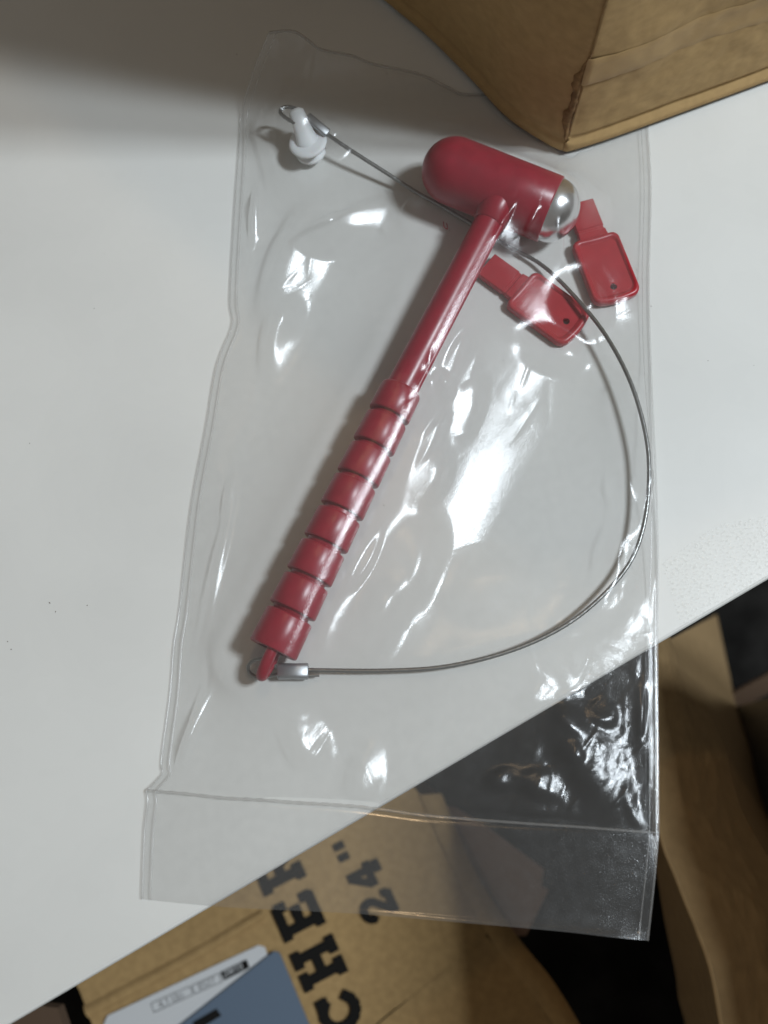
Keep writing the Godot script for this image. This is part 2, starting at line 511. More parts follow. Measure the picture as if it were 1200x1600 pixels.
	var left := [Vector3(0.11977, -0.11500, 0.02182), Vector3(0.11630, -0.11000, 0.06750), Vector3(0.11110, -0.10000, 0.10347), Vector3(0.11539, -0.09500, 0.12383), Vector3(0.12047, -0.09000, 0.14203), Vector3(0.12313, -0.08500, 0.15601), Vector3(0.12523, -0.08500, 0.17570), Vector3(0.12633, -0.08500, 0.19485)]
	var right := [Vector3(0.13596, -0.15500, 0.02006), Vector3(0.14821, -0.15000, 0.04917), Vector3(0.15651, -0.15000, 0.06951), Vector3(0.15828, -0.15000, 0.08234), Vector3(0.16100, -0.14500, 0.10046), Vector3(0.16928, -0.14000, 0.11916), Vector3(0.18248, -0.14000, 0.13882), Vector3(0.19113, -0.14000, 0.15928)]
	part("front_panel", crumpled(left, right, 60, 120, 0.0020, 71, kb.position), "paper_bag", kb)
	var low := [Vector3(0.14018, -0.20000, 0.01332), Vector3(0.13606, -0.20000, 0.06231), Vector3(0.13299, -0.20000, 0.10589), Vector3(0.14065, -0.22000, 0.14658), Vector3(0.15007, -0.24000, 0.17941), Vector3(0.15079, -0.24000, 0.19151), Vector3(0.15427, -0.24000, 0.20937), Vector3(0.15401, -0.24000, 0.23268)]
	part("side_panel", crumpled(low, left, 40, 120, 0.0018, 72, kb.position), "paper_bag", kb)
	part("folded_edge", rope(even(left, 60), 0.0012, 8, 0, 0.01, kb.position), "paper_bag", kb)
	var far := [Vector3(0.25681, -0.45000, -0.04394), Vector3(0.26552, -0.45000, 0.02189), Vector3(0.27440, -0.45000, 0.05488), Vector3(0.27712, -0.45000, 0.07569), Vector3(0.28358, -0.45000, 0.10521), Vector3(0.29895, -0.45000, 0.13632), Vector3(0.31602, -0.45000, 0.16888), Vector3(0.33017, -0.45000, 0.20278)]
	part("back_panel", crumpled(right, far, 12, 40, 0.001, 73, kb.position), "paper_bag", kb)
	# dim wooden slat beyond the bag
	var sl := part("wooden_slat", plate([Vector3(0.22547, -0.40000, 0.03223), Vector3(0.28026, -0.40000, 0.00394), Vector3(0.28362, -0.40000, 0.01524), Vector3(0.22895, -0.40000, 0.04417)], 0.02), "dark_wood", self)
	tag(sl, "dim dark wooden slat low beside the kraft bag", "slat")
	var st := thing("unseen_cabinet", Vector3(0.44, -0.6, 0.275), "unseen grey cabinet right of the kraft bag, placed to shade the things below the table", "cabinet")  # unseen block, placed to keep tube light off carton, paper and kraft bag
	var bx := BoxMesh.new()
	bx.size = Vector3(0.38, 0.72, 0.49)
	part("body", bx, "grey_paint", st, Transform3D(Basis(), Vector3(0, 0.36, 0)))
	var tp := BoxMesh.new()
	tp.size = Vector3(0.40, 0.02, 0.51)
	part("top_board", tp, "grey_paint", st, Transform3D(Basis(), Vector3(0, 0.731, 0)))
	var dr := BoxMesh.new()
	dr.size = Vector3(0.006, 0.33, 0.46)
	for y in [0.19, 0.53]:
		part("door", dr, "grey_paint", st, Transform3D(Basis(), Vector3(-0.1935, y, 0)))
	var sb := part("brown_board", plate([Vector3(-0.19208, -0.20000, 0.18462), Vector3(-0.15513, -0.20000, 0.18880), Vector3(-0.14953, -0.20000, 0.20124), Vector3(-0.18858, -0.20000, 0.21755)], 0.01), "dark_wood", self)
	tag(sb, "dim brown board in the lower left corner under the table", "board")

func crumpled(a: Array, b: Array, nu: int, nv: int, amp: float, sd: int, origin: Vector3, bow := 0.006) -> ArrayMesh:
	var pa := even(a, nv)
	var pb := even(b, nv)
	var nz := FastNoiseLite.new()
	nz.seed = sd
	nz.frequency = 17.0
	nz.fractal_octaves = 4
	nz.fractal_type = FastNoiseLite.FRACTAL_RIDGED
	var rows := []
	for i in nv + 1:
		var row := PackedVector3Array()
		for j in nu + 1:
			var t := float(j) / nu
			var p := pa[i].lerp(pb[i], t)
			var w := sin(PI * t)
			p.y += nz.get_noise_3dv(p) * amp * 2.0 * w + bow * w
			row.append(p)
		rows.append(row)
	return skin(rows, false, false, false, origin)

# ---------------------------------------------------------------- carton on the table
func build_carton() -> void:
	var k := Vector3(0.06788, 0.00000, -0.13874)
	var o := thing("cardboard_carton", Vector3(k.x, 0.0022, k.z), "worn brown cardboard carton with a crushed corner standing on the table", "carton")
	var top := 0.36
	var left := even([Vector3(0.06788, 0.00000, -0.13874), Vector3(0.06316, 0.00000, -0.14012), Vector3(0.04660, 0.00000, -0.15319), Vector3(0.03418, 0.00000, -0.16909), Vector3(0.01733, 0.00000, -0.18946), Vector3(0.00250, 0.00000, -0.20437), Vector3(-0.03068, 0.00000, -0.23762), Vector3(-0.10751, 0.00000, -0.31540), Vector3(-0.21519, 0.00000, -0.42311)], 200)
	var right := even([Vector3(0.06788, 0.00000, -0.13874), Vector3(0.06980, 0.00000, -0.13902), Vector3(0.10632, 0.00000, -0.15432), Vector3(0.14668, 0.00000, -0.17110), Vector3(0.20373, 0.00000, -0.19480)], 110)
	var nz := FastNoiseLite.new()
	nz.seed = 77
	nz.frequency = 14.0
	nz.fractal_octaves = 4
	var heights := []
	var y := 0.0
	while y < 0.12:
		heights.append(y)
		y += 0.0008 if y < 0.012 else 0.002
	heights.append_array([0.13, 0.2, 0.28, top])
	for side in 2:
		var base := left if side == 0 else right
		var rows := []
		for h in heights:
			var row := PackedVector3Array()
			for i in base.size():
				var p := base[i]
				var d := (base[mini(i + 1, base.size() - 1)] - base[maxi(i - 1, 0)]).normalized()
				var out := Vector3(-d.z, 0, d.x) * (-1.0 if side == 0 else 1.0)
				var s := float(i) / base.size()
				var run := base[i].distance_to(base[0])
				# rolled bottom edge, groove above it, flat panel
				var f := 0.0
				if h < 0.0045: f = sqrt(maxf(0.0, 1.0 - pow((h - 0.00225) / 0.0026, 2))) * 0.0022
				elif h < 0.0075: f = -0.0008 * sin(PI * (h - 0.0045) / 0.003)
				else: f = 0.0003
				if side == 0: f *= 0.35
				var near := exp(-run / 0.012)
				f += nz.get_noise_3d(p.x * 1.5, h * 1.5, p.z * 1.5) * 0.0026 * (1.0 - near) * smoothstep(0.004, 0.03, h)
				f += nz.get_noise_3d(p.x * 5 + 9, h * 5, p.z * 5) * 0.0006 * smoothstep(0.004, 0.012, h)
				# crushed corner
				var crush := exp(-pow((h - 0.016) / 0.012, 2)) * exp(-run / 0.007) * 0.0022 + exp(-pow((h - 0.042) / 0.010, 2)) * exp(-run / 0.006) * 0.0010
				var dirc := (left[20] - left[0]).normalized() + (right[20] - right[0]).normalized()
				row.append(p + out * f * (1.0 - near * 0.6) + dirc * crush + Vector3.UP * h)
			rows.append(row)
		part("side_panel", skin(rows, false, false, false, k), "kraft", o, Transform3D(Basis(), Vector3(0, 0, 0)))
	# top and bottom so that the carton is closed
	var far := left[-1] + right[-1] - left[0]
	var lid := []
	for p in [left[0], right[-1], far, left[-1]]: lid.append(p + Vector3.UP * (top + 0.001))
	part("lid", plate(lid, 0.003, k), "kraft", o)
	var back := []
	for h in [0.0, top]:
		back.append(PackedVector3Array([right[-1] + Vector3.UP * h, far + Vector3.UP * h, left[-1] + Vector3.UP * h]))
	part("back_panel", skin(back, false, false, false, k), "kraft", o)
	# paper tape round the right panel
	var trows := []
	for h in [0.0365, 0.0372, 0.040, 0.043, 0.046, 0.0488, 0.0495]:
		var row := PackedVector3Array()
		for i in range(1, right.size()):
			var d := (right[mini(i + 1, right.size() - 1)] - right[i - 1]).normalized()
			var p := right[i]
			var close := exp(-p.distance_to(right[0]) / 0.012)
			var f := (0.0003 + nz.get_noise_3d(p.x * 1.5, h * 1.5, p.z * 1.5) * 0.0026 * (1.0 - close) + nz.get_noise_3d(p.x * 5 + 9, h * 5, p.z * 5) * 0.0006) * (1.0 - close * 0.6)
			row.append(p + Vector3(-d.z, 0, d.x) * (f + (0.00030 if absf(h - 0.043) < 0.006 else 0.0001)) + Vector3.UP * (h + 0.0002 * sin(i * 0.7)))
		trows.append(row)
	part("tape_band", skin(trows, false, false, false, k), "tape", o)
	# torn brown patch beside the corner
	var nb := FastNoiseLite.new()
	nb.seed = 12
	nb.frequency = 45.0
	var prow := []
	for a in 40:
		var h := 0.006 + 0.046 * a / 39.0
		var wide := (0.0038 * exp(-pow((h - 0.017) / 0.010, 2)) + 0.0032 * exp(-pow((h - 0.036) / 0.010, 2)) + 0.0006) * (1.0 + 0.5 * nb.get_noise_2d(h * 3.0, 0.3))
		var row := PackedVector3Array()
		for b in 7:
			var t := b / 6.0
			var run := 0.0002 + wide * t
			var p := poly_at(left, run / (left.size() - 1) / (left[0].distance_to(left[1])))
			var d := (left[4] - left[0]).normalized()
			var dirc := (left[20] - left[0]).normalized() + (right[20] - right[0]).normalized()
			var crush := exp(-pow((h - 0.016) / 0.012, 2)) * exp(-run / 0.007) * 0.0022 + exp(-pow((h - 0.042) / 0.010, 2)) * exp(-run / 0.006) * 0.0010
			var f := 0.0005 + 0.0005 * sin(PI * t) + 0.0003 * nb.get_noise_2d(h * 4.0, t * 0.02)
			if b == 6: f = 0.0001
			row.append(p + Vector3(d.z, 0, -d.x) * f + dirc * crush + Vector3.UP * h)
		prow.append(row)
	part("torn_patch", skin(prow, false, false, false, k), "kraft_torn", o)

# ---------------------------------------------------------------- hammer
func build_hammer() -> void:
	var a := Vector3(0.02528, 0.01400, -0.12190)
	var b := Vector3(0.05899, 0.01400, -0.10643)
	var rear := Vector3(-0.03517, 0.00900, 0.04786)
	var joint := Vector3(0.00603, 0.01150, -0.03996)
	var neck := Vector3(0.04259, 0.01720, -0.11204)
	var r := 0.0119
	var o := thing("emergency_hammer", Vector3(a.x, 0.0006, a.z), "red plastic emergency hammer with ribbed grip and silver tip in the bag", "hammer")
	var org := o.position
	var w := (b - a).normalized()
	var length := a.distance_to(b)
	var prof := []
	for i in 15:
		var t := PI / 2 * i / 14.0
		prof.append(Vector2(-cos(t) * r, sin(t) * r))
	prof.append_array([Vector2(length * 0.5, r), Vector2(length - 0.0006, r), Vector2(length - 0.0002, r - 0.0003), Vector2(length, r - 0.0010), Vector2(length, 0.0)])
	var head := part("head", lathe(a, b, prof, 56, org), "red_plastic", o)
	var tip := []
	var rt := r - 0.0006
	for i in 17:
		var t := PI / 2 * i / 16.0
		tip.append(Vector2(sin(t) * rt * 0.86, cos(t) * rt))
	tip.push_front(Vector2(-0.0008, rt))
	part("striker_tip", lathe(b, b + w, tip, 56, org), "chrome", head)
	# shaft, slimmer towards the head
	var axis := (neck - joint).normalized()
	var reach := joint.distance_to(neck) + 0.004
	part("shaft", lathe(joint - axis * 0.003, neck, [Vector2(0, 0.0056), Vector2(0.003, 0.0056), Vector2(reach * 0.5, 0.0053), Vector2(reach, 0.0050), Vector2(reach + 0.004, 0.0049)], 40, org), "red_plastic", o)
	part("neck_collar", lathe(neck - axis * 0.014, neck, [Vector2(0, 0.0052), Vector2(0.0004, 0.0057), Vector2(0.008, 0.0060), Vector2(0.0125, 0.0059), Vector2(0.0135, 0.0050), Vector2(0.014, 0.0)], 40, org), "red_plastic", o)
	var side := axis.cross(Vector3.UP).normalized()
	part("shaft_rib", rope(PackedVector3Array([joint + side * 0.0046 + Vector3.UP * 0.0016, neck + side * 0.0043 + Vector3.UP * 0.0014 - axis * 0.004]), 0.0012, 10, 0, 0.01, org), "red_plastic", o)
	# ribbed grip: eight rings on a core
	var g := (rear - joint)
	var step := g.length() / 8.0
	var gd := g.normalized()
	part("grip_core", lathe(joint, rear, [Vector2(0.0008, 0.0), Vector2(0.0008, 0.0056), Vector2(g.length() - 0.001, 0.0062), Vector2(g.length() - 0.001, 0.0)], 32, org), "red_plastic", o)
	for i in 8:
		var r0 := lerpf(0.0071, 0.0080, i / 7.5)
		var r1 := lerpf(0.0072, 0.0081, (i + 0.9) / 7.5)
		var s := joint + gd * step * i
		var l := step - 0.0016 if i < 7 else step
		var bv := 0.0013 if i == 0 else 0.0006
		part("grip_ring", lathe(s, rear, [Vector2(0, 0.0055), Vector2(0, r0 - bv), Vector2(bv * 0.3, r0 - bv * 0.3), Vector2(bv, r0), Vector2(l * 0.5, (r0 + r1) * 0.5), Vector2(l - 0.0006, r1), Vector2(l - 0.0002, r1 - 0.0002), Vector2(l, r1 - 0.0006), Vector2(l, 0.0052)], 44, org), "red_plastic", o)
	part("grip_end", lathe(rear - gd * 0.0006, rear + gd, [Vector2(0, 0.0054), Vector2(0, 0.0)], 32, org), "red_plastic", o)
	# loop lug at the end
	var up := Vector3.UP
	var lug := []
	for i in 21:
		var t := PI * i / 20.0
		lug.append(rear + gd * (sin(t) * 0.0085 + 0.0) + up * (cos(t) * 0.0042) + gd.cross(up) * -0.0005)
	part("loop_lug", rope(PackedVector3Array(lug), 0.0019, 12, 0, 0.01, org), "red_plastic", o)

# ---------------------------------------------------------------- keys
func rounded(l: float, w: float, r: float, n: int, bulge := 0.0) -> PackedVector2Array:
	# l along x from 0 to l, w across, n points per corner
	var out := PackedVector2Array()
	var cs := [Vector2(l - r, w / 2 - r), Vector2(r, w / 2 - r), Vector2(r, -w / 2 + r), Vector2(l - r, -w / 2 + r)]
	for q in 4:
		for i in n:
			var t := PI / 2 * q + PI / 2 * i / (n - 1.0)
			var p: Vector2 = cs[q] + Vector2(cos(t), sin(t)) * r
			if p.x > l * 0.5: p.x += bulge * (1.0 - pow(p.y / (w / 2), 2))
			out.append(p)
		if q == 3 or q == 1:
			var from: Vector2 = out[-1]
			var to: Vector2 = cs[(q + 1) % 4] + Vector2(cos(PI / 2 * (q + 1)), sin(PI / 2 * (q + 1))) * r
			for i in range(1, 6):
				var p: Vector2 = from.lerp(to, i / 6.0)
				if q == 3: p.x = l + bulge * (1.0 - pow(p.y / (w / 2), 2))
				out.append(p)
	return out

func make_key() -> Node3D:
	var l := 0.0252
	var w := 0.0176
	var o := thing("red_key", Vector3.ZERO, "x", "key", "plastic keys in the bag")
	var outer := rounded(l, w, 0.0026, 7, 0.0014)
	var cen := Vector2(l * 0.5, 0)
	var hole := Vector2(l * 0.82, 0.0)
	var rows := []
	for lv in [[0.0003, 0.0], [0.0, 0.0003], [0.0, 0.0024], [0.0004, 0.0031], [0.0012, 0.0034], [0.0020, 0.0031], [0.0024, 0.0027], [0.0029, 0.0024]]:
		var ring := PackedVector3Array()
		for p in outer:
			var d: Vector2 = p - cen
			var q: Vector2 = p - d.normalized() * lv[0]
			ring.append(Vector3(q.x, lv[1], q.y))
		rows.append(ring)
	var under: PackedVector3Array = rows[0]
	part("bow", skin(rows, true), "key_plastic", o)
	# recessed web with a hole through it
	var inner: PackedVector3Array = rows[-1]
	var web := [inner]
	for f in [0.5, 1.0]:
		var ring := PackedVector3Array()
		for p in inner:
			var d := Vector2(p.x, p.z) - hole
			var q := hole + d.normalized() * 0.00125
			ring.append(p.lerp(Vector3(q.x, 0.0024, q.y), f))
		web.append(ring)
	part("web", skin(web, true), "key_plastic", o)
	var lower := PackedVector3Array()
	for p in web[-1]: lower.append(Vector3(p.x, 0.0, p.z))
	part("hole_wall", skin([web[-1], lower], true), "key_plastic", o)
	part("underside", skin([lower, under], true), "key_plastic", o)
	# blade with two steps
	var blade := []
	for s in [[-0.0150, 0.0050, 0.0022], [-0.0148, 0.0052, 0.0026], [-0.0040, 0.0052, 0.0026], [-0.0037, 0.0050, 0.0022], [-0.0026, 0.0050, 0.0022], [-0.0023, 0.0053, 0.0027], [0.0006, 0.0056, 0.0028]]:
		var ring := PackedVector3Array()
		for c in [[-1, 0.0003], [-1, 0.8], [-0.93, 1.0], [0.93, 1.0], [1, 0.8], [1, 0.0003]]:
			ring.append(Vector3(s[0], s[2] * c[1] if c[1] > 0.01 else 0.0002, s[1] * c[0]))
		blade.append(ring)
	part("blade", skin(blade, true, true, true, Vector3.ZERO, true), "key_plastic", o)
	return o

func build_keys() -> void:
	var spots := [
		[Vector3(0.04816, 0.00200, -0.08192), Vector3(0.06614, 0.00200, -0.06719), "red plastic key lying beside the hammer shaft, under the cable", 0.0],
		[Vector3(0.07553, 0.00300, -0.10182), Vector3(0.08224, 0.00300, -0.07938), "red plastic key beside the silver hammer tip, near the bag edge", 0.0006]]
	var first := make_key()
	for i in 2:
		var o: Node3D = first if i == 0 else first.duplicate()
		if i == 1:
			o.name = "red_key_001"
			add_child(o, true)
		var d: Vector3 = spots[i][1] - spots[i][0]
		o.position = Vector3(spots[i][0].x, 0.0009 + spots[i][3], spots[i][0].z)
		o.rotation.y = -atan2(d.z, d.x)
		tag(o, spots[i][2], "key", "plastic keys in the bag")

# ---------------------------------------------------------------- cable and plug
func build_tether() -> void:
	var pts := [Vector3(-0.02170, 0.01000, -0.14090), Vector3(-0.01281, 0.00900, -0.13461), Vector3(0.00000, 0.00600, -0.12730), Vector3(0.01171, 0.00300, -0.12075), Vector3(0.02104, 0.00220, -0.11541), Vector3(0.03256, 0.00200, -0.10763), Vector3(0.04390, 0.00220, -0.09944), Vector3(0.05615, 0.00300, -0.09127), Vector3(0.06599, 0.00600, -0.07830), Vector3(0.07643, 0.00750, -0.06186), Vector3(0.08387, 0.00850, -0.04354), Vector3(0.08778, 0.00850, -0.02436), Vector3(0.08789, 0.00800, -0.00878), Vector3(0.08540, 0.00700, 0.00633), Vector3(0.08020, 0.00600, 0.01881), Vector3(0.07058, 0.00500, 0.02986), Vector3(0.05780, 0.00420, 0.03955), Vector3(0.04110, 0.00360, 0.04711), Vector3(0.02049, 0.00320, 0.05218), Vector3(0.00000, 0.00300, 0.05358), Vector3(-0.02414, 0.00340, 0.05343)]
	var o := thing("wire_tether", Vector3(0.00000, 0.00060, 0.05329), "thin twisted steel cable curving from hammer end to white plug", "cable")
	var org := o.position
	part("cable", rope(curve_points(pts, 0.0006), 0.00075, 12, 6, 0.006, org), "steel_cable", o)
	# crimp by the hammer and the loop through the lug
	var f0 := Vector3(-0.03393, 0.00360, 0.05386)
	var f1 := Vector3(-0.02413, 0.00340, 0.05383)
	part("crimp", ferrule(f0, f1, 0.0021, 0.0026, org), "aluminium", o)
	part("cable_tail", rope(PackedVector3Array([f1 + Vector3(-0.001, 0, 0.0013), Vector3(-0.02066, 0.00300, 0.05501)]), 0.0006, 8, 6, 0.005, org), "steel_cable", o)
	part("cable_loop", rope(curve_points([Vector3(-0.03354, 0.00360, 0.05325), Vector3(-0.03576, 0.00620, 0.05154), Vector3(-0.03815, 0.00700, 0.05043), Vector3(-0.04111, 0.00600, 0.05050), Vector3(-0.04332, 0.00420, 0.05210), Vector3(-0.04304, 0.00260, 0.05415), Vector3(-0.04063, 0.00180, 0.05548), Vector3(-0.03731, 0.00220, 0.05532), Vector3(-0.03352, 0.00340, 0.05465)], 0.0006), 0.0006, 10, 6, 0.005, org), "steel_cable", o)
	# crimp and hook at the plug
	var h0 := Vector3(-0.02792, 0.01250, -0.14582)
	var h1 := Vector3(-0.02049, 0.01050, -0.14000)
	part("crimp", ferrule(h0, h1, 0.0011, 0.0017, org), "aluminium", o)
	part("cable_loop", rope(curve_points([Vector3(-0.02744, 0.01250, -0.14528), Vector3(-0.03013, 0.01300, -0.14221), Vector3(-0.03288, 0.01350, -0.14265), Vector3(-0.03589, 0.01400, -0.14443), Vector3(-0.03754, 0.01420, -0.14617), Vector3(-0.03689, 0.01420, -0.14807), Vector3(-0.03484, 0.01400, -0.14876), Vector3(-0.03205, 0.01380, -0.14810), Vector3(-0.02883, 0.01300, -0.14653)], 0.0006), 0.0007, 10, 6, 0.005, org), "steel_cable", o)
	# white plug
	var p := thing("white_plug", Vector3(-0.02620, 0.00060, -0.13586), "small white plastic plug on the cable end at the bag's upper corner", "plug")
	var tip := Vector3(-0.03216, 0.01500, -0.14719)
	var disc := Vector3(-0.02782, 0.00850, -0.13793)
	var ax := (tip - disc).normalized()
	part("stem", lathe(disc, tip, [Vector2(-0.0030, 0.0030), Vector2(0, 0.0044), Vector2(0.003, 0.0036), Vector2(0.008, 0.0031), Vector2(disc.distance_to(tip) - 0.001, 0.0028), Vector2(disc.distance_to(tip), 0.0016), Vector2(disc.distance_to(tip) + 0.0002, 0.0)], 28, p.position, 0.7), "white_nylon", p)
	var n := Vector3(-0.14, 0.98, -0.08).normalized()
	part("flange", lathe(disc, disc + n, [Vector2(-0.0012, 0.0), Vector2(-0.0012, 0.0058), Vector2(-0.0008, 0.0068), Vector2(0.0, 0.0071), Vector2(0.0005, 0.0066), Vector2(0.0008, 0.0055), Vector2(0.0010, 0.0)], 40, p.position), "white_nylon", p)
	var low := disc - n * 0.0052
	part("cap", lathe(low, low + n, [Vector2(-0.0012, 0.0), Vector2(-0.0012, 0.0050), Vector2(-0.0004, 0.0056), Vector2(0.0006, 0.0054), Vector2(0.0009, 0.0034), Vector2(0.0050, 0.0030)], 36, p.position), "white_nylon", p)

func ferrule(a: Vector3, b: Vector3, thick: float, wide: float, origin: Vector3) -> ArrayMesh:
	var w := (b - a).normalized()
	var u := w.cross(Vector3.UP).normalized()
	var v := u.cross(w)
	var rows := []
	var l := a.distance_to(b)
	for s in [[0.0, 0.88], [0.0003, 1.0], [l * 0.5, 0.97], [l - 0.0003, 1.0], [l, 0.88]]:
		var ring := PackedVector3Array()
		for k in 24:
			var t := TAU * k / 24
			var cx := signf(cos(t)) * pow(absf(cos(t)), 0.55)
			var sy := signf(sin(t)) * pow(absf(sin(t)), 0.55)
			ring.append(a + w * s[0] + u * cx * wide * s[1] + v * sy * thick * s[1])
		rows.append(ring)
	return skin(rows, true, true, true, origin)

# ---------------------------------------------------------------- bag
var capsules := []

func cover(x: float, z: float) -> float:
	# height of what lies inside the bag at this point
	var best := 0.0
	for c in capsules:
		var a: Vector3 = c[0]
		var b: Vector3 = c[1]
		var d := Vector2(b.x - a.x, b.z - a.z)
		var q := Vector2(x - a.x, z - a.z)
		var t := clampf(q.dot(d) / maxf(d.length_squared(), 1e-9), 0.0, 1.0)
		var r: float = lerpf(c[2], c[3], t)
		var s := (q - d * t).length()
		if s < r:
			best = maxf(best, lerpf(a.y, b.y, t) + sqrt(r * r - s * s) * c[4])
	return best

func build_bag() -> void:
	capsules = [
		[Vector3(0.02528, 0.01400, -0.12190), Vector3(0.05942, 0.01400, -0.10618), 0.0126, 0.0126, 1.0],
		[Vector3(0.00603, 0.01150, -0.03996), Vector3(0.04259, 0.01720, -0.11204), 0.0112, 0.0100, 0.66],
		[Vector3(-0.03517, 0.00900, 0.04786), Vector3(0.00603, 0.01150, -0.03996), 0.0128, 0.0118, 0.72],
		[Vector3(-0.03840, 0.00600, 0.05232), Vector3(-0.03517, 0.00900, 0.04786), 0.0040, 0.0070, 1.0],
		[Vector3(-0.03393, 0.00360, 0.05386), Vector3(-0.02413, 0.00340, 0.05383), 0.0034, 0.0034, 0.8],
		[Vector3(0.04335, 0.00300, -0.08517), Vector3(0.06421, 0.00300, -0.06818), 0.0088, 0.0088, 0.12],
		[Vector3(0.07383, 0.00300, -0.10886), Vector3(0.08088, 0.00300, -0.08315), 0.0088, 0.0088, 0.12],
		[Vector3(-0.03216, 0.01500, -0.14719), Vector3(-0.02782, 0.00850, -0.13793), 0.0035, 0.0085, 0.5],
		[Vector3(-0.03710, 0.01400, -0.14632), Vector3(-0.02210, 0.01150, -0.14170), 0.0030, 0.0030, 0.7],
		[Vector3(0.08387, 0.00850, -0.04354), Vector3(0.08789, 0.00800, -0.00878), 0.0018, 0.0018, 0.8],
		[Vector3(0.08789, 0.00800, -0.00878), Vector3(0.08020, 0.00600, 0.01881), 0.0018, 0.0018, 0.8],
		[Vector3(0.08020, 0.00600, 0.01881), Vector3(0.05780, 0.00420, 0.03955), 0.0018, 0.0018, 0.8],
		[Vector3(0.05780, 0.00420, 0.03955), Vector3(0.00000, 0.00300, 0.05358), 0.0018, 0.0018, 0.8]]
	var top := even([Vector3(-0.04095, 0.02600, -0.17090), Vector3(-0.03273, 0.02600, -0.17172), Vector3(-0.02760, 0.02100, -0.17188), Vector3(-0.02295, 0.01700, -0.17110), Vector3(-0.01187, 0.01200, -0.17247), Vector3(-0.00478, 0.00900, -0.17155), Vector3(0.01331, 0.00400, -0.17077), Vector3(0.02430, 0.00120, -0.16700), Vector3(0.03278, 0.00080, -0.16418), Vector3(0.06327, 0.00060, -0.16661), Vector3(0.09865, 0.00060, -0.17524)], 400)
	var bottom := even([Vector3(-0.07348, 0.00100, 0.12241), Vector3(-0.06020, 0.00100, 0.12369), Vector3(-0.04656, 0.00100, 0.12478), Vector3(-0.03102, 0.00100, 0.12551), Vector3(-0.00774, 0.00120, 0.12657), Vector3(0.01930, 0.00160, 0.12870), Vector3(0.05189, 0.00220, 0.13133), Vector3(0.06708, 0.00260, 0.13289), Vector3(0.07904, 0.00200, 0.13403)], 400)
	var l1 := even([Vector3(-0.04095, 0.02600, -0.17090), Vector3(-0.04841, 0.01200, -0.16462), Vector3(-0.05399, 0.00080, -0.15372), Vector3(-0.05424, 0.00060, -0.14052), Vector3(-0.05490, 0.00060, -0.10901), Vector3(-0.05508, 0.00060, -0.07887), Vector3(-0.05399, 0.00060, -0.06886), Vector3(-0.05874, 0.00060, -0.05291), Vector3(-0.06144, 0.00060, -0.02933), Vector3(-0.06504, 0.00060, -0.00050), Vector3(-0.06690, 0.00060, 0.03284), Vector3(-0.06813, 0.00060, 0.04482), Vector3(-0.06852, 0.00060, 0.06003), Vector3(-0.07012, 0.00060, 0.08177), Vector3(-0.06947, 0.00080, 0.08529), Vector3(-0.07426, 0.00120, 0.09072)], 400)
	var l2 := even([Vector3(-0.07426, 0.00120, 0.09072), Vector3(-0.07347, 0.00120, 0.09379), Vector3(-0.07393, 0.00100, 0.10292), Vector3(-0.07348, 0.00100, 0.12241)], 100)
	var r1 := even([Vector3(0.09865, 0.00060, -0.17524), Vector3(0.09908, 0.00060, -0.14967), Vector3(0.09836, 0.00060, -0.12231), Vector3(0.09492, 0.00060, -0.08317), Vector3(0.09323, 0.00060, -0.04616), Vector3(0.09207, 0.00060, -0.01111), Vector3(0.09085, 0.00060, 0.01780), Vector3(0.08880, 0.00060, 0.04336), Vector3(0.08675, 0.00080, 0.07389), Vector3(0.08476, 0.00100, 0.10349)], 400)
	var r2 := even([Vector3(0.08476, 0.00100, 0.10349), Vector3(0.08224, 0.00150, 0.11779), Vector3(0.07904, 0.00200, 0.13403)], 100)
	var seal := 0.86
	var edge := func(a: PackedVector3Array, b: PackedVector3Array, v: float) -> Vector3:
		return poly_at(a, v / seal) if v < seal else poly_at(b, (v - seal) / (1.0 - seal))
	var nu := 280
	var nv := 560
	var grid := []
	for i in nv + 1:
		var v := float(i) / nv
		var le: Vector3 = edge.call(l1, l2, v)
		var re: Vector3 = edge.call(r1, r2, v)
		var row := PackedVector3Array()
		for j in nu + 1:
			var u := float(j) / nu
			var p := le.lerp(re, u) + poly_at(top, u).lerp(poly_at(bottom, u), v) - top[0].lerp(top[-1], u).lerp(bottom[0].lerp(bottom[-1], u), v)
			row.append(p)
		grid.append(row)
	# coarse relaxation of a hanging film over what it covers
	var cu := 70
	var cv := 140
	var flat := PackedVector2Array()
	for p in [Vector3(0.06788, 0.00000, -0.13874), Vector3(0.04660, 0.00000, -0.15319), Vector3(0.03418, 0.00000, -0.16909), Vector3(0.01733, 0.00000, -0.18946), Vector3(0.00250, 0.00000, -0.20437), Vector3(-0.03068, 0.00000, -0.23762), Vector3(0.16022, 0.00000, -0.30503), Vector3(0.22361, 0.00000, -0.19480), Vector3(0.14668, 0.00000, -0.17110)]:
		flat.append(Vector2(p.x, p.z))
	var floor_h := PackedFloat32Array()
	var front := PackedFloat32Array()
	var back := PackedFloat32Array()
	var fixed := PackedByteArray()
	for i in cv + 1:
		for j in cu + 1:
			var p: Vector3 = grid[i * 4][j * 4]
			var bound := i == 0 or i == cv or j == 0 or j == cu or i == int(round(seal * cv))
			if Geometry2D.is_point_in_polygon(Vector2(p.x, p.z), flat) : bound = true
			var c := cover(p.x, p.z)
			floor_h.append(maxf(0.0014, c + 0.0011 if c > 0.0 else 0.0))
			fixed.append(1 if bound else 0)
			front.append(p.y if bound else maxf(floor_h[-1], 0.004))
			back.append(p.y if bound else 0.0005)
	var w := cu + 1
	for it in 420:
		for i in range(1, cv):
			var o := i * w
			for j in range(1, cu):
				var k := o + j
				if fixed[k]: continue
				var hgt := front[k - 1] + front[k + 1] + front[k - w] + front[k + w]
				front[k] = maxf(floor_h[k], hgt * 0.25 - 0.000026)
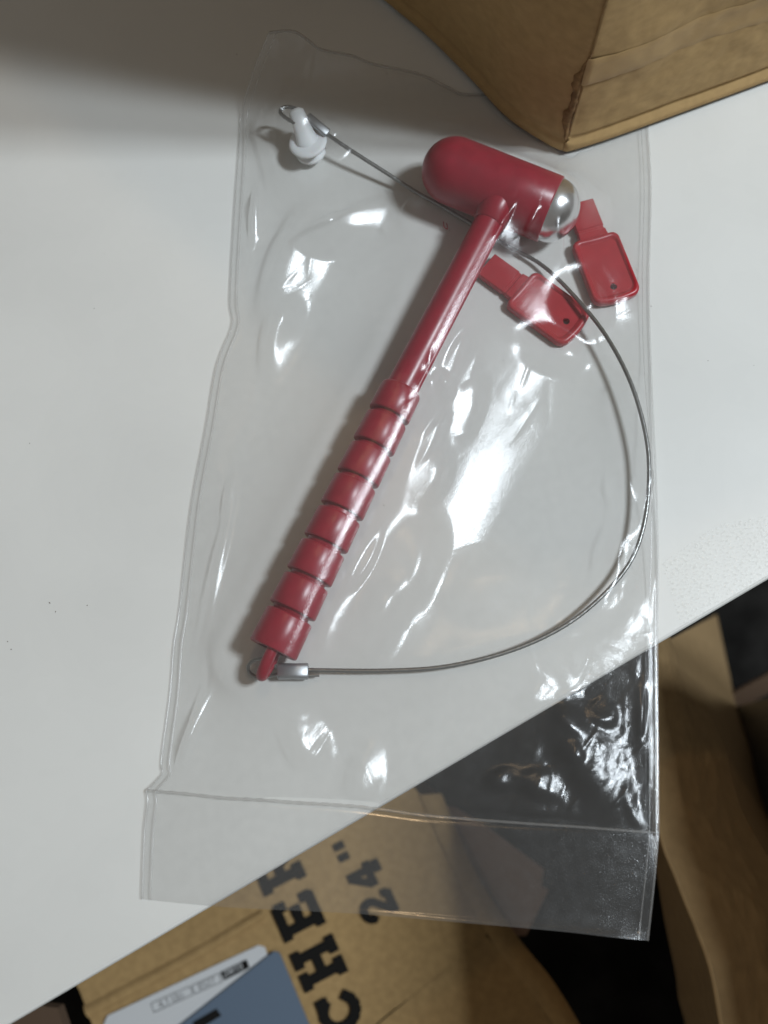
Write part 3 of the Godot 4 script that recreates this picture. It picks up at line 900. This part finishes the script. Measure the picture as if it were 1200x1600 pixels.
	for it in 60:
		for i in range(1, cv):
			var o := i * w
			for j in range(1, cu):
				var k := o + j
				if fixed[k]: continue
				back[k] = maxf(0.0005, (back[k - 1] + back[k + 1] + back[k - w] + back[k + w]) * 0.25 - 0.00012)
	# folds and facets of the film: place, slope, direction, half length, half width
	var folds := [
		[Vector2(-0.0299, -0.0866), Vector2(-0.385, -0.300), Vector2(-0.257, 0.966), 0.0250, 0.0100],
		[Vector2(-0.0350, -0.0599), Vector2(-0.389, -0.252), Vector2(-0.199, 0.980), 0.0130, 0.0060],
		[Vector2(-0.0080, -0.1050), Vector2(-0.349, -0.332), Vector2(0.927, -0.374), 0.0150, 0.0060],
		[Vector2(0.0109, -0.1084), Vector2(-0.315, -0.339), Vector2(0.962, -0.272), 0.0040, 0.0025],
		[Vector2(0.0218, -0.0454), Vector2(-0.281, -0.227), Vector2(-0.433, 0.901), 0.0110, 0.0022],
		[Vector2(0.0146, -0.0204), Vector2(-0.289, -0.181), Vector2(-0.516, 0.856), 0.0090, 0.0022],
		[Vector2(-0.0231, 0.0741), Vector2(-0.351, -0.001), Vector2(0.218, 0.976), 0.0090, 0.0060],
		[Vector2(-0.0040, 0.0848), Vector2(-0.314, 0.020), Vector2(-0.379, 0.926), 0.0090, 0.0050],
		[Vector2(0.0592, -0.0947), Vector2(-0.227, -0.319), Vector2(0.277, 0.961), 0.0060, 0.0018],
		[Vector2(0.0515, -0.0984), Vector2(-0.242, -0.333), Vector2(-0.434, 0.901), 0.0060, 0.0012],
		[Vector2(0.0425, -0.0997), Vector2(0.043, -0.096), Vector2(-0.491, 0.871), 0.0070, 0.0010],
		[Vector2(0.0779, 0.0147), Vector2(-0.170, -0.112), Vector2(-0.219, 0.976), 0.0080, 0.0035],
		[Vector2(0.0737, 0.0305), Vector2(-0.176, -0.082), Vector2(-0.546, 0.838), 0.0100, 0.0050],
		[Vector2(0.0819, -0.0050), Vector2(-0.167, -0.148), Vector2(0.247, 0.969), 0.0060, 0.0020],
		[Vector2(0.0267, -0.0330), Vector2(-0.269, -0.202), Vector2(-0.380, 0.925), 0.0110, 0.0045],
		[Vector2(0.0128, -0.0075), Vector2(-0.290, -0.156), Vector2(-0.544, 0.839), 0.0100, 0.0050],
		[Vector2(0.0508, 0.0602), Vector2(-0.213, -0.027), Vector2(-0.812, 0.584), 0.0060, 0.0030],
		[Vector2(0.0684, 0.0820), Vector2(-0.181, 0.016), Vector2(0.608, 0.794), 0.0160, 0.0090],
		[Vector2(0.0786, 0.0957), Vector2(-0.163, 0.042), Vector2(0.269, 0.963), 0.0090, 0.0030],
		[Vector2(0.0514, 0.0886), Vector2(-0.211, 0.028), Vector2(0.982, 0.191), 0.0080, 0.0040],
		[Vector2(0.0604, 0.0701), Vector2(-0.196, -0.007), Vector2(0.828, 0.561), 0.0060, 0.0030],
		[Vector2(0.0397, 0.0867), Vector2(-0.232, 0.024), Vector2(0.982, -0.189), 0.0060, 0.0030],
		[Vector2(-0.0536, 0.0226), Vector2(-0.413, -0.099), Vector2(-0.151, 0.988), 0.0180, 0.0016],
		[Vector2(-0.0572, 0.0661), Vector2(-0.418, -0.016), Vector2(-0.352, 0.936), 0.0140, 0.0016],
		[Vector2(-0.0509, -0.0014), Vector2(-0.410, -0.145), Vector2(-0.008, 1.000), 0.0080, 0.0016],
		[Vector2(-0.0464, -0.1075), Vector2(-0.418, -0.333), Vector2(-0.011, 1.000), 0.0120, 0.0014],
		[Vector2(0.0671, -0.0773), Vector2(0.0, 0.0), Vector2(0.484, 0.875), 0.0110, 0.0080],
		[Vector2(0.0555, -0.0582), Vector2(0.0, 0.0), Vector2(0.938, 0.346), 0.0120, 0.0060],
		[Vector2(-0.0205, -0.1390), Vector2(0.0, 0.0), Vector2(0.660, 0.751), 0.0060, 0.0060],
		[Vector2(0.0042, 0.0212), Vector2(0.0, 0.0), Vector2(-0.490, 0.872), 0.0160, 0.0090],
		[Vector2(-0.0082, 0.0400), Vector2(0.0, 0.0), Vector2(-0.489, 0.872), 0.0140, 0.0090],
		[Vector2(0.0395, 0.0314), Vector2(0.0, 0.0), Vector2(0.980, 0.200), 0.0160, 0.0120],
		[Vector2(0.0183, -0.0402), Vector2(-0.001, 0.001), Vector2(0.676, 0.737), 0.0040, 0.0030],
		[Vector2(-0.0058, 0.0193), Vector2(-0.044, 0.101), Vector2(-0.435, 0.900), 0.0080, 0.0020],
		[Vector2(0.0688, 0.0652), Vector2(0.096, 0.186), Vector2(0.691, 0.722), 0.0050, 0.0040],
		[Vector2(0.0822, 0.0621), Vector2(0.121, 0.182), Vector2(-0.101, 0.995), 0.0090, 0.0014],
		[Vector2(0.0580, 0.0780), Vector2(0.077, 0.209), Vector2(0.699, 0.715), 0.0040, 0.0030]]
	# turn each wanted slope into what the hanging film still lacks there
	for d in folds:
		var near := 1e9
		var at := Vector2i.ZERO
		for i in range(1, cv):
			for j in range(1, cu):
				var p: Vector3 = grid[i * 4][j * 4]
				var e: float = (Vector2(p.x, p.z) - d[0]).length_squared()
				if e < near:
					near = e
					at = Vector2i(j, i)
		var dx: float = (front[at.y * w + at.x + 1] - front[at.y * w + at.x - 1]) / (grid[at.y * 4][at.x * 4 + 4].x - grid[at.y * 4][at.x * 4 - 4].x)
		var dz: float = (front[(at.y + 1) * w + at.x] - front[(at.y - 1) * w + at.x]) / (grid[at.y * 4 + 4][at.x * 4].z - grid[at.y * 4 - 4][at.x * 4].z)
		d[1] -= Vector2(dx, dz)
		d.append((absf(d[1].dot(d[2])) * d[3] + absf(d[1].dot(Vector2(-d[2].y, d[2].x))) * d[4]) * 0.55)
	var ridged := FastNoiseLite.new()
	ridged.seed = 19
	ridged.frequency = 38.0
	ridged.fractal_type = FastNoiseLite.FRACTAL_RIDGED
	ridged.fractal_octaves = 3
	var soft := FastNoiseLite.new()
	soft.seed = 23
	soft.frequency = 26.0
	soft.fractal_octaves = 2
	# sharp little creases: place, direction, half length, width, height
	var creases := []
	var regions := [[Vector3(0.06885, 0.00000, 0.07781), 0.035, 55], [Vector3(0.07629, 0.00000, 0.02201), 0.030, 30], [Vector3(0.06097, 0.00000, -0.11202), 0.022, 14], [Vector3(-0.03084, 0.00000, -0.08603), 0.024, 22], [Vector3(-0.02025, 0.00000, 0.07781), 0.030, 16], [Vector3(0.02884, 0.00000, -0.03686), 0.030, 24], [Vector3(0.00000, 0.00000, -0.16995), 0.050, 16], [Vector3(-0.05934, 0.00000, 0.02201), 0.060, 14], [Vector3(0.01078, 0.00000, 0.00000), 0.110, 40]]
	for r in regions:
		for k in r[2]:
			var turn := rng.randf() * TAU
			var away := sqrt(rng.randf()) * float(r[1])
			var t := rng.randf_range(-0.9, 0.9) + 2.05
			if rng.randf() < 0.35: t = rng.randf() * TAU
			creases.append([Vector2(r[0].x + cos(turn) * away, r[0].z + sin(turn) * away), Vector2(cos(t), sin(t)), rng.randf_range(0.003, 0.012), rng.randf_range(0.0007, 0.0014), rng.randf_range(-0.00032, 0.0004)])
	creases.append([Vector2(Vector3(-0.03831, 0.01200, -0.14946).x, Vector3(-0.03831, 0.01200, -0.14946).z), Vector2(-0.05, 1.0).normalized(), 0.030, 0.0030, 0.0030])
	for k in 12:
		creases.append([Vector2(Vector3(-0.03044, 0.01500, -0.16359).x + rng.randf_range(-0.012, 0.03), Vector3(-0.03044, 0.01500, -0.16359).z + rng.randf_range(-0.01, 0.014)), Vector2(rng.randf_range(-1, 1), rng.randf_range(0.2, 1)).normalized(), rng.randf_range(0.005, 0.014), rng.randf_range(0.001, 0.002), rng.randf_range(-0.0008, 0.0010)])
	var crumple_spots := [Vector3(0.06874, 0.00000, 0.07978), Vector3(0.07721, 0.00000, 0.08955), Vector3(0.07590, 0.00000, 0.02846), Vector3(0.05736, 0.00000, 0.06382), Vector3(0.08016, 0.00000, 0.01110), Vector3(-0.02434, 0.00000, 0.07583), Vector3(0.06085, 0.00000, -0.10938)]
	var fine_front := []
	var fine_back := []
	for i in nv + 1:
		var ra := PackedVector3Array()
		var rb := PackedVector3Array()
		for j in nu + 1:
			var p: Vector3 = grid[i][j]
			var hf := sample(front, w, cv, float(j) / 4.0, float(i) / 4.0)
			var hb := sample(back, w, cv, float(j) / 4.0, float(i) / 4.0)
			var rim := minf(minf(j, nu - j) / 13.0, minf(minf(i, nv - i), absf(i - seal * nv)) / 10.0)
			var room := clampf(rim, 0.0, 1.0)
			room = room * room * (3.0 - 2.0 * room)
			if Geometry2D.is_point_in_polygon(Vector2(p.x, p.z), flat): room = 0.0
			var lip := 0.25 if i > seal * nv else 1.0
			var q := Vector2(p.x, p.z)
			var f := hf
			if i < seal * nv:
				for d in folds:
					var e: Vector2 = q - d[0]
					if e.length_squared() > 0.0016: continue
					var along: float = e.dot(d[2]) / d[3]
					var cross: float = (e.x * -d[2].y + e.y * d[2].x) / d[4]
					var rr2 := along * along + cross * cross
					var g := exp(-rr2 * rr2 * 0.6)
					if g > 0.01:
						f += (d[1].dot(e) + d[5]) * g * room
			var crumple := 0.05
			for s in crumple_spots:
				crumple += 0.55 * exp(-(Vector2(s.x, s.z) - q).length_squared() / 0.00045)
			var across := p.x * 0.89 + p.z * 0.45
			var length := p.z * 0.89 - p.x * 0.45
			f += ridged.get_noise_2d(across, length * 0.4) * 0.00036 * (crumple + 0.15) * room * lip
			f += ridged.get_noise_2d(p.x * 2.7 + 3.0, p.z * 2.7) * 0.00013 * crumple * room * lip
			f += soft.get_noise_2d(across, length * 0.5) * 0.0007 * room * lip
			for d in creases:
				var e: Vector2 = q - d[0]
				if absf(e.x) > 0.03 or absf(e.y) > 0.03: continue
				var run: float = absf(e.dot(d[1])) / d[2]
				if run < 1.0:
					var off: float = absf(e.x * d[1].y - e.y * d[1].x) / d[3]
					if off < 4.0: f += d[4] * exp(-off) * (1.0 - run * run) * room * lip
			var c := cover(p.x, p.z)
			if room > 0.0: f = maxf(f, maxf(0.0012, c + 0.0002 if c > 0.0 else 0.0))
			ra.append(Vector3(p.x, f, p.z))
			rb.append(Vector3(p.x, minf(hb + (0.0001 if room > 0.5 else 0.0), f - 0.0003), p.z))
		fine_front.append(ra)
		fine_back.append(rb)
	var bag := thing("plastic_bag", Vector3(grid[280][140].x, 0.0, grid[280][140].z), "clear plastic bag lying on the table, its open lip over the edge", "bag")
	var org := bag.position
	part("front_film", skin(fine_front, false, false, false, org), "film", bag)
	part("back_film", skin(fine_back, false, false, false, org), "film_back", bag)
	# welded side edges and the bottom seal
	for side in 2:
		var line := PackedVector3Array()
		var inset := PackedVector3Array()
		for i in range(0, nv + 1, 2):
			line.append(fine_front[i][0 if side == 0 else nu])
			inset.append(fine_front[i][5 if side == 0 else nu - 5] + Vector3.UP * 0.0001)
		part("seal_line", rope(inset, 0.0002, 6, 0, 0.01, org), "seal", bag)
		part("side_seal", rope(line, 0.00035, 8, 0, 0.01, org), "seal", bag)
	var rim_line := PackedVector3Array()
	for j in range(0, nu + 1, 2): rim_line.append(fine_front[0][j])
	part("top_seal", rope(rim_line, 0.0005, 8, 0, 0.01, org), "seal_edge", bag)
	for off in [0]:
		var line := PackedVector3Array()
		var at: int = int(seal * nv) + off
		for j in range(0, nu + 1, 2):
			line.append(fine_front[at][j] + Vector3.UP * 0.0002)
		part("bottom_seal", rope(line, 0.0005, 8, 6, 0.003, org), "seal", bag)

func sample(a: PackedFloat32Array, w: int, cv: int, x: float, y: float) -> float:
	# smooth (cubic) lookup in the coarse grid
	var j := mini(int(x), w - 2)
	var i := mini(int(y), cv - 1)
	var fx := x - j
	var fy := y - i
	var col := [0.0, 0.0, 0.0, 0.0]
	for r in 4:
		var o := clampi(i - 1 + r, 0, cv) * w
		col[r] = bspline(a[o + maxi(j - 1, 0)], a[o + j], a[o + j + 1], a[o + mini(j + 2, w - 1)], fx)
	return bspline(col[0], col[1], col[2], col[3], fy)

func bspline(a: float, b: float, c: float, d: float, t: float) -> float:
	var s := 1.0 - t
	return (s * s * s * a + (3 * t * t * t - 6 * t * t + 4) * b + (-3 * t * t * t + 3 * t * t + 3 * t + 1) * c + t * t * t * d) / 6.0

# ---------------------------------------------------------------- specks
func build_specks() -> void:
	var o := part("red_thread", rope(curve_points([Vector3(0.02164, 0.00220, -0.10909), Vector3(0.02184, 0.00220, -0.10699), Vector3(0.02298, 0.00220, -0.10594), Vector3(0.02279, 0.00220, -0.10830)], 0.0004), 0.00018, 6), "red_plastic", self)
	tag(o, "tiny curl of red thread below the hammer head", "thread")
	# dust on the table, too fine to count
	var st := SurfaceTool.new()
	st.begin(Mesh.PRIMITIVE_TRIANGLES)
	st.set_smooth_group(-1)
	for k in 26:
		var p := Vector3(rng.randf_range(-0.14, 0.13), 0.0001, rng.randf_range(-0.19, 0.10))
		if p.x > 0.03 and p.z < -0.13 or p.z > 0.07 - p.x * 0.6: continue
		var r := rng.randf_range(0.00009, 0.00018)
		var t := rng.randf() * TAU
		var a := Vector3(cos(t), 0, sin(t)) * r * rng.randf_range(1.0, 2.4)
		var b := Vector3(-sin(t), 0, cos(t)) * r
		var up := Vector3.UP * r
		for q in [[a, b], [b, -a], [-a, -b], [-b, a]]:
			for v in [p + up, p + q[0], p + q[1]]: st.add_vertex(v)
	st.generate_normals()
	var dust := part("dust", st.commit(), "dark_wood", self)
	tag(dust, "fine dark dust specks scattered on the white table", "dust", "", "stuff")
